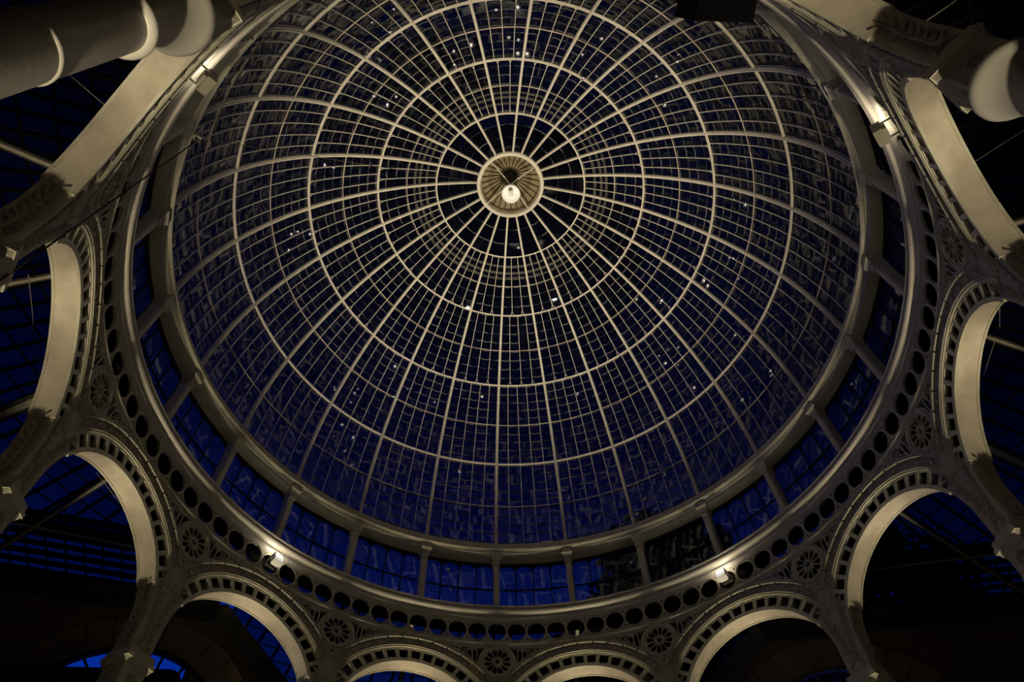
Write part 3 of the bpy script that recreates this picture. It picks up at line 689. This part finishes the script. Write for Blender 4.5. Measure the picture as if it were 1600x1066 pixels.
for k in range(-11, 13, 2):
    a = k * STEP
    t = thing('cast_iron_arch', 'cream pierced ' + WHERE[k], 'arch', (RA * sin(a), RA * cos(a), Z0), -a, 'arches of the round arcade'); arches[k] = t
    for n_, me in (('face_plate', face), ('back_plate', back), ('crown_plate', extra), ('soffit', soff), ('soffit_edge_bead', edge), ('inner_fillet', innerf), ('recessed_band', band), ('outer_fillet', outerf)): obj(n_, me, t)
    for i in range(-6, 6):
        th = (i + 0.5) * bp
        if abs(th) > math.radians(56): continue
        obj('stud', stud, t, loc=bf(1.724 * sin(th), 1.724 * cos(th), 0.0))
# spandrels over the columns: plate with rosette and scrollwork
HC = RA * STEP                      # half the spacing of the columns along the wall
az = lambda u, r: Z0 + sqrt(max(0.0, r * r - (HC - abs(u)) ** 2))
us = [HC * 0.985 * i / 20 for i in range(21)]
right = [(u, az(u, 1.84)) for u in us]; left = [(-u, z) for u, z in right]
out = left[::-1] + right[1:] + [(HC * 0.985 * (1 - 2 * i / 24), 8.085) for i in range(25)]
rz_ = 7.755
scr = [(0.36 * cos(math.radians(t)), rz_ + 0.36 * sin(math.radians(t))) for t in (52, 42, 32, 22, 12, 4)]
us2 = [0.385 + (1.0 - 0.385) * i / 12 for i in range(13)]
scr += [(u, az(u, 1.885)) for u in us2] + [(u, 8.03) for u in us2[::-1][1:]]
plate = fill2d([out, circle(0, rz_, 0.275, 40), scr, [(-x, y) for x, y in scr], [(-0.045, 7.385), (0.045, 7.385), (0, 7.32)]], 0.045, 0.09).warp(lambda u, z, d: bf(u, z - Z0, d + 0.012)).mesh('spandrel_plate', CREAM)
ros = [circle(0, 0, 0.278, 48), circle(0, 0, 0.042, 20)]
for i in range(12):
    t = 2 * PI * (i + 0.5) / 12; p = []
    for x, y in ((0.092, -0.012), (0.15, -0.034), (0.20, -0.048), (0.238, -0.040), (0.255, 0), (0.238, 0.040), (0.20, 0.048), (0.15, 0.034), (0.092, 0.012)): p.append((x * cos(t) - y * sin(t), x * sin(t) + y * cos(t)))
    ros.append(p)
back_out = left[::-1] + right[1:] + [(HC * 0.985, 8.36), (-HC * 0.985, 8.36)]
sback = fill2d([back_out], 0.04, 0.12).warp(lambda u, z, d: bf(u, z - Z0, d + 0.30)).mesh('spandrel_back', DARKI)
rosm = fill2d(ros, 0.04, 0.09).warp(lambda u, z, d: bf(u, z + rz_ - Z0, d)).mesh('rosette', CREAM)
m = MB()
for R_, w in ((0.300, 0.02), (0.060, 0.014)): m.sweep([((cos(t) * R_, sin(t) * R_, 0), (cos(t), sin(t), 0), (0, 0, 1)) for t in [2 * PI * i / 40 for i in range(41)]], [(-w, 0.012), (-w * 0.6, -0.016), (w * 0.6, -0.016), (w, 0.012)], caps=False)
rimm = m.warp(lambda u, z, d: bf(u, z + rz_ - Z0, d)).mesh('rosette_rim', CREAM)
def scroll(sg):
    m = MB()
    def ribbon(pts, w=0.014):
        fr = []
        for i, (x, y) in enumerate(pts):
            x0, y0 = pts[max(i - 1, 0)]; x1, y1 = pts[min(i + 1, len(pts) - 1)]; l = math.hypot(x1 - x0, y1 - y0) or 1
            fr.append(((sg * x, y, 0), (-(y1 - y0) / l * sg, (x1 - x0) / l, 0), (0, 0, 1)))
        m.sweep(fr, [(-w / 2, 0.012), (w / 2, 0.012), (w / 2, 0.04), (-w / 2, 0.04)])
    def spiral(cx, cy, r, turns=1.5, a0=0.0, dirn=1): ribbon([(cx + r * (1 - 0.8 * i / 26) * cos(a0 + dirn * 2 * PI * turns * i / 26), cy + r * (1 - 0.8 * i / 26) * sin(a0 + dirn * 2 * PI * turns * i / 26)) for i in range(27)])
    for q, u in enumerate((0.40, 0.445, 0.49)):           # upright curling leaves next to the rosette
        zb_ = az(u, 1.885) - 0.01; zt = 8.035
        ribbon([(u + 0.028 * sin(i / 8 * 2.4) * (1 if q % 2 else -1) + 0.02 * i / 8, zb_ + (zt - zb_) * i / 8) for i in range(9)], 0.018)
        spiral(u + 0.022, zt - 0.04, 0.022, 1.0, 2.0, -1)
    spiral(0.605, 7.945, 0.068, 1.6, -2.4); spiral(0.725, 7.985, 0.043, 1.4, 2.6, -1); spiral(0.815, 8.005, 0.028, 1.3, -2.4); spiral(0.89, 8.015, 0.02, 1.2, 2.6, -1)
    spiral(0.54, 8.00, 0.03, 1.2, 0.5)
    ribbon([(0.50, 7.83), (0.56, 7.875), (0.64, 7.885), (0.68, 7.93), (0.77, 7.965), (0.85, 7.985), (0.96, 8.012)])
    return m.warp(lambda u, z, d: bf(u, z - Z0, d)).mesh('scrollwork', CREAM)
scL, scR = scroll(-1), scroll(1)
SPW = {0: 'at the bottom centre of the photo', 2: 'low down right of the bottom centre', -2: 'low down left of the bottom centre', 4: 'at the lower right, between the two right-hand lower arches', -4: 'at the lower left, between the two left-hand lower arches',
       6: 'at the right side beside the cornice', -6: 'at the left side beside the cornice', 8: 'on the upper right side, strongly foreshortened', -8: 'on the upper left side, strongly foreshortened beside the rope', 10: 'in the shadowed upper right corner', -10: 'behind the big round column at the upper left', 12: 'beyond the top edge'}
for k in range(-10, 13, 2):
    a = k * STEP; t = thing('spandrel_panel', 'iron spandrel with a pierced rosette ' + SPW[k], 'spandrel', (RA * sin(a), RA * cos(a), Z0), -a, 'rosette spandrels between the arches')
    obj('spandrel_plate', plate, t); obj('spandrel_back', sback, t); r = obj('rosette', rosm, t); obj('rosette_rim', rimm, r); obj('scrollwork', scL, t); obj('scrollwork', scR, t)
# columns
def lath(prof, n=40): m = MB(); m.revolve(prof, n, closed=False); return m
shaft = lath([(0.0, 0.0), (0.30, 0.0), (0.30, 0.18), (0.24, 0.22), (0.26, 0.30), (0.20, 0.36), (0.178, 0.42), (0.172, 3.0), (0.165, 6.02), (0.0, 6.02)]).mesh('shaft', COLM, angle=40)
jring = lath([(0.165, 5.06), (0.174, 5.07), (0.178, 5.085), (0.174, 5.10), (0.165, 5.11)]).mesh('joint_ring', COLM, angle=60)
collar = lath([(0.160, 6.02), (0.185, 6.025), (0.205, 6.045), (0.210, 6.065), (0.205, 6.085), (0.185, 6.105), (0.175, 6.11), (0.16, 6.12)]).mesh('collar', COLM, angle=60)
bell = lath([(0.160, 6.10), (0.166, 6.22), (0.178, 6.38), (0.200, 6.52), (0.235, 6.64), (0.270, 6.70), (0.285, 6.73), (0.296, 6.765), (0.292, 6.80), (0.26, 6.82), (0.0, 6.82)]).mesh('bell_capital', COLM, angle=60)
m = MB(); z = 6.82
for z0_, w0, z1_, w1 in ((6.80, 0.36, 6.86, 0.36), (6.86, 0.38, 7.12, 0.38), (7.12, 0.39, 7.16, 0.41), (7.16, 0.42, 7.22, 0.47), (7.22, 0.49, 7.28, 0.49), (7.28, 0.46, 7.38, 0.44)): m.frus(z0_, w0, w0, z1_, w1, w1)
impost = m.mesh('impost_block', CREAM)
m = MB()
m.tube([(0.085 * (1 - 0.8 * i / 30) * cos(4.2 * PI * i / 30), 0, 0.085 * (1 - 0.8 * i / 30) * sin(4.2 * PI * i / 30)) for i in range(31)], 0.013, 5); m.sphere((0, 0, 0), 0.022)
boss = m.mesh('scroll_boss', CARV)
sw = HC - 1.36; pts = [(sw, -0.46), (sw, 0.0)] + [(HC - 1.36 * cos(t), 1.36 * sin(t)) for t in [math.radians(25.5) * i / 8 for i in range(1, 9)]] + [(0.15, 0.74), (0.07, 1.0), (0.0, 1.12)]
spr = fill2d([pts + [(-x, y) for x, y in pts[::-1][1:]]], 0.31, 0.1).warp(lambda u, z, d: bf(u, z, d + 0.015)).mesh('springer', CREAM)
def leaf(m, x, y, ang, L, w, lift):                       # a small curled carved leaf
    c, s_ = cos(ang), sin(ang); prof = [(0, 0, 0.0), (0.35, 0.5, 0.8), (0.7, 0.42, 1.0), (1.0, 0.0, 0.7)]; vs = []
    for q, h_, l in prof:
        for sg in (-1, 0, 1): vs.append((x + c * q * L - s_ * sg * h_ * w, y + s_ * q * L + c * sg * h_ * w, -lift * l * (1.0 if sg == 0 else 0.45) - 0.002))
    m.add(vs, [(i * 3 + j, i * 3 + j + 1, i * 3 + j + 4, i * 3 + j + 3) for i in range(3) for j in range(2)], 0, True)
def carving():
    m = MB()
    for sg in (-1, 1):
        for i in range(9):
            f = i / 8; y = -0.25 + 0.92 * f; x = sg * (0.03 + 0.02 * f + 0.14 * f ** 2.2)
            leaf(m, x, y, PI / 2 - sg * 0.9, 0.11, 0.05, 0.035); leaf(m, x, y, PI / 2 + sg * (0.9 - 0.5 * f), 0.085, 0.045, 0.03)
            m.sphere((x + sg * 0.02, y - 0.03, -0.006), 0.016, 6, 4)
        m.tube([(sg * 0.10 + 0.03 * cos(i * 0.5) * (1 - i / 18), -0.31 + 0.03 * sin(i * 0.5) * (1 - i / 18), -0.008) for i in range(16)], 0.008, 5)
        m.tube([(sg * (0.03 + 0.02 * f + 0.14 * f ** 2.2), -0.27 + 0.92 * f, -0.006) for f in [i / 10 for i in range(11)]], 0.010, 5)
    return m
front = carving().warp(lambda u, z, d: bf(u, z, d + 0.014)).mesh('leaf_carving', CARV)
def sidecarve(sg):
    m = MB()
    for i in range(8):
        f = i / 7; y = -0.30 + 0.80 * f
        for s2 in (-1, 1): leaf(m, 0.17 + s2 * 0.015, y, PI / 2 - s2 * (0.9 - 0.2 * f), 0.12, 0.05, 0.035)
    m.tube([(0.17, -0.34 + 0.98 * i / 8, -0.008) for i in range(9)], 0.011, 5)
    m.tube([(0.17 + 0.09 * cos(i * 0.42), -0.38 + 0.05 * sin(i * 0.42), -0.008) for i in range(16)], 0.01, 5)
    def w(x, y, d):                                       # x runs through the wall, y up the springer side
        u = HC - 1.36 * cos(math.asin(max(0, min(0.46, y / 1.36)))) if y > 0 else sw
        return bf(sg * (u - d), y, x)
    return m.warp(w).mesh('leaf_carving', CARV)
sideL, sideR = sidecarve(-1), sidecarve(1)
CW = {0: 'hidden below the bottom centre rosette', 2: 'whose springer tip meets the bottom edge right of centre', -2: 'whose springer tip meets the bottom edge left of centre', 4: 'at the lower right corner, its block cut by the bottom edge', -4: 'at the lower left corner, its block cut by the bottom edge',
      6: 'at the right edge, springer running off the frame below the middle', -6: 'at the left edge, springer running off the frame below the middle', 8: 'at the right edge above the middle', -8: 'at the left edge above the middle, under the rope', 10: 'with a lit bell capital at the right edge near the top', -10: 'with a long shaft and lit bell capital crossing the top left corner', 12: 'standing beyond the top edge'}
RCOL = 6.04
for k in range(-10, 13, 2):
    a = k * STEP; t = thing('iron_column', 'round cream iron column ' + CW[k], 'column', (RCOL * sin(a), RCOL * cos(a), FL), -a, 'columns of the round arcade')
    obj('shaft', shaft, t); obj('joint_ring', jring, t); obj('collar', collar, t); obj('bell_capital', bell, t)
    ib = obj('impost_block', impost, t)
    for q in range(4): obj('scroll_boss', boss, ib, loc=(0.195 * sin(q * PI / 2), -0.195 * cos(q * PI / 2), 6.99), rz=q * PI / 2)
    sp_ = obj('springer', spr, t, loc=(0, RA - RCOL, Z0 - FL))
    for me in (front, sideL, sideR): obj('leaf_carving', me, sp_)

# ================================================================== fittings
FW = {-3: 'small white floodlight clamped to the frieze at the lower left', 3: 'small white floodlight clamped to the frieze at the lower right', 9: 'boxy floodlight on the cornice at the upper right', -9: 'boxy floodlight on the cornice at the upper left'}
for k in (-3, 3, 9, -9):
    a = k * STEP; big = abs(k) == 9
    t = thing('floodlight', FW[k], 'floodlight', (5.76 * sin(a), 5.76 * cos(a), 8.42), -a, 'floodlights on the cornice')
    tl = Euler((-0.30, 0, 0)).to_matrix().to_4x4(); W_ = 0.20 if not big else 0.23
    m = MB(); m.box((0, 0.02, 0), (W_, 0.10, W_ * 0.95)); m.box((0, 0.085, 0), (W_ * 0.7, 0.05, W_ * 0.66))
    for q in (-1, 1): m.box((0, -0.034, q * W_ * 0.46), (W_, 0.014, W_ * 0.05)); m.box((q * W_ * 0.478, -0.034, 0), (W_ * 0.05, 0.014, W_ * 0.9))
    m.v = [tuple(tl @ Vector(v)) for v in m.v]; obj('housing', m.mesh('floodlight_housing', LAMPW if not big else CASE), t)
    m = MB(); m.box((0, -0.031, 0), (W_ * 0.9, 0.006, W_ * 0.86)); m.v = [tuple(tl @ Vector(v)) for v in m.v]; le = obj('lens', m.mesh('floodlight_lens', DIFF), t)
    m = MB(); m.box((0, -0.037, W_ * 0.28), (W_ * 0.6, 0.006, W_ * 0.16)); m.v = [tuple(tl @ Vector(v)) for v in m.v]; obj('light_strip', m.mesh('light_strip', LENS), le)
    m = MB(); m.box((0, 0.02, W_ * 0.475 + 0.004), (W_ * 0.9, 0.085, 0.006)); m.v = [tuple(tl @ Vector(v)) for v in m.v]; obj('top_lens', m.mesh('top_lens', LENS), t)
    m = MB(); m.bar((-0.115, 0, 0.02), (-0.115, 0.24, -0.04), 0.012, 0.03); m.bar((0.115, 0, 0.02), (0.115, 0.24, -0.04), 0.012, 0.03); m.bar((-0.12, 0.235, -0.04), (0.12, 0.235, -0.04), 0.02, 0.05); obj('bracket', m.mesh('floodlight_bracket', ROOFI), t)
UW = {0: 'below the bottom centre', 2: 'right of the bottom centre', -2: 'left of the bottom centre', 4: 'at the lower right corner', -4: 'at the lower left corner', 6: 'at the right edge', -6: 'at the left edge', 8: 'at the upper right edge', -8: 'at the upper left edge', 10: 'in the top right corner', -10: 'in the top left corner', 12: 'beyond the top edge'}
def uplight(x, y, rz, label):                             # below the frame: their lamps glint in the dome panes
    t = thing('floor_uplight', label, 'uplight', (x, y, FL), rz, 'floor uplights below the frame')
    m = MB(); m.box((0, 0, 0.04), (0.62, 0.2, 0.08)); m.box((0, -0.09, 0.095), (0.62, 0.02, 0.03)); m.box((0, 0.09, 0.095), (0.62, 0.02, 0.03)); obj('housing', m.mesh('uplight_housing', BLACK), t)
    for q in (-0.2, 0.0, 0.2):
        m = MB(); m.revolve([(0.0, 0.08), (0.06, 0.08), (0.06, 0.095), (0.0, 0.10)], 16, closed=False); obj('lens', m.mesh('uplight_lens', ULENS), t, loc=(q, 0, 0))
for k in range(-10, 13, 2):
    a = k * STEP; uplight(5.50 * sin(a), 5.50 * cos(a), -a, 'black three-lens floor uplight, outside the frame, at the column ' + UW[k])
# black loudspeaker hanging inside the arcade
c = atz(1123, -5, 6.6)
t = thing('loudspeaker', 'plain black loudspeaker box hanging at the top edge of the photo', 'loudspeaker', (c.x, c.y, 6.6), -0.05)
m = MB(); m.frus(-0.28, 0.50, 0.34, 0.32, 0.56, 0.40); obj('cabinet', m.mesh('cabinet', BLACK), t)
m = MB(); m.frus(-0.24, 0.44, 0.01, 0.28, 0.50, 0.01, (0, -0.20)); obj('grille', m.mesh('grille', BLACK), t)
m = MB(); m.bar((0, 0, 0.3), (0.0, 0.0, 1.55), 0.05, 0.05); m.bar((0, 0, 1.55), (0.1, -0.42, 1.6), 0.05, 0.05); obj('hanger', m.mesh('hanger', BLACK), t)
# pulley bracket on the curb, the rope running down from it and the wire to the oculus
pk = Vector((0, 0, 0))
v = Matrix(ROT) @ Vector(((312 - 800) / 1056.354, -(217 - 533) / 1056.354, -1)); aq = v.x ** 2 + v.y ** 2; bq = CAM.x * v.x + CAM.y * v.y; cq = CAM.x ** 2 + CAM.y ** 2 - 5.86 ** 2
pk = CAM + v * ((-bq + sqrt(bq * bq - aq * cq)) / aq)
ak = math.atan2(pk.x, pk.y)
t = thing('pulley_bracket', 'small iron pulley bracket on the dome curb at the left', 'bracket', pk, -ak)
m = MB(); m.frus(-0.05, 0.10, 0.10, 0.05, 0.10, 0.10, (0, 0.02)); m.bar((0, 0.0, 0.0), (0, 0.14, 0.0), 0.05, 0.06); obj('arm', m.mesh('arm', CREAM), t)
m = MB(); m.revolve([(0.0, -0.02), (0.06, -0.02), (0.045, 0.0), (0.06, 0.02), (0.0, 0.02)], 20, closed=False); m.warp(lambda x, y, z: (z, x, y - 0.07)); obj('wheel', m.mesh('wheel', ROOFI), t)
e = pol(-8, 5.70, 5.62); e2 = atz(0, 438, 5.5); m = MB()
m.tube([pk + (Vector(e2) - pk) * (i / 10) + Vector((0, 0, -0.05 * sin(PI * i / 10))) for i in range(11)] , 0.011, 6)
tag(obj('rope', m.mesh('rope', ROPE)), 'dark rope slanting from the pulley bracket down to the left edge', 'rope')
m = MB(); e3 = pol(-6.3, 0.93, 17.68); m.tube([pk + (e3 - pk) * (i / 8) for i in range(9)], 0.006, 5)
tag(obj('stay_wire', m.mesh('stay_wire', ROPE)), 'thin dark wire stretched from the pulley bracket up to the eye of the dome', 'wire')

# ================================================================== trees outside, seen through the glass
def tree(x, y, h, cr, label, nleaf, seed):
    rnd = random.Random(seed); t = thing('leafy_tree', label, 'tree', (x, y, FL), 0, 'trees outside the glass')
    m = MB(); m.tube([(0, 0, 0), (0.1, 0.05, h * 0.3), (-0.1, 0.1, h * 0.6), (0, 0, h * 0.85)], 0.35, 8)
    for i in range(9):
        a = rnd.random() * 6.28; z = h * (0.3 + 0.05 * i); m.tube([(0, 0, z), (cr * 0.4 * cos(a), cr * 0.4 * sin(a), z + h * 0.1), (cr * 0.75 * cos(a), cr * 0.75 * sin(a), z + h * 0.16)], 0.11, 5)
    obj('trunk', m.mesh('trunk', BARK), t)
    m = MB(); blobs = []
    for i in range(38):
        a = rnd.random() * 6.28; f = rnd.random(); z = h * (0.30 + 0.66 * f); rr = cr * (0.85 * sqrt(max(0.05, 1 - ((f - 0.35) / 0.68) ** 2))) * sqrt(rnd.random())
        blobs.append((rr * cos(a), rr * sin(a), z, cr * (0.20 + 0.16 * rnd.random())))
    for bx, by, bz, br in blobs: m.sphere((bx, by, bz), br * 0.82, 7, 5, sc=(1, 1, 0.8))
    for i in range(nleaf):
        bx, by, bz, br = blobs[i % len(blobs)]; u = rnd.uniform(-1, 1); a = rnd.random() * 6.28; q = sqrt(1 - u * u); rr = br * (0.8 + 0.35 * rnd.random())
        p = Vector((bx + rr * q * cos(a), by + rr * q * sin(a), bz + rr * u * 0.85)); d = Vector((rnd.gauss(0, 1), rnd.gauss(0, 1), rnd.gauss(0, 1))).normalized(); e = d.cross(Vector((0.3, 0.5, 0.8))).normalized(); s_ = 0.22 + 0.15 * rnd.random()
        m.add([p - d * s_, p - e * s_ * 0.5, p + d * s_, p + e * s_ * 0.5], [(0, 1, 2, 3)])
    o = obj('foliage', m.mesh('foliage', LEAF), t); o['kind'] = 'stuff'
tree(6.9, 15.4, 22.3, 4.7, 'large dark tree seen through the clerestory right of the bottom centre', 6000, 3)
tree(16.5, 17.0, 23.0, 5.2, 'dark tree beyond the right-hand stone wall, next to the tall one', 5000, 5)
tree(20.5, 6.0, 18.0, 4.8, 'dark tree beyond the glass roof at the right', 4000, 8)
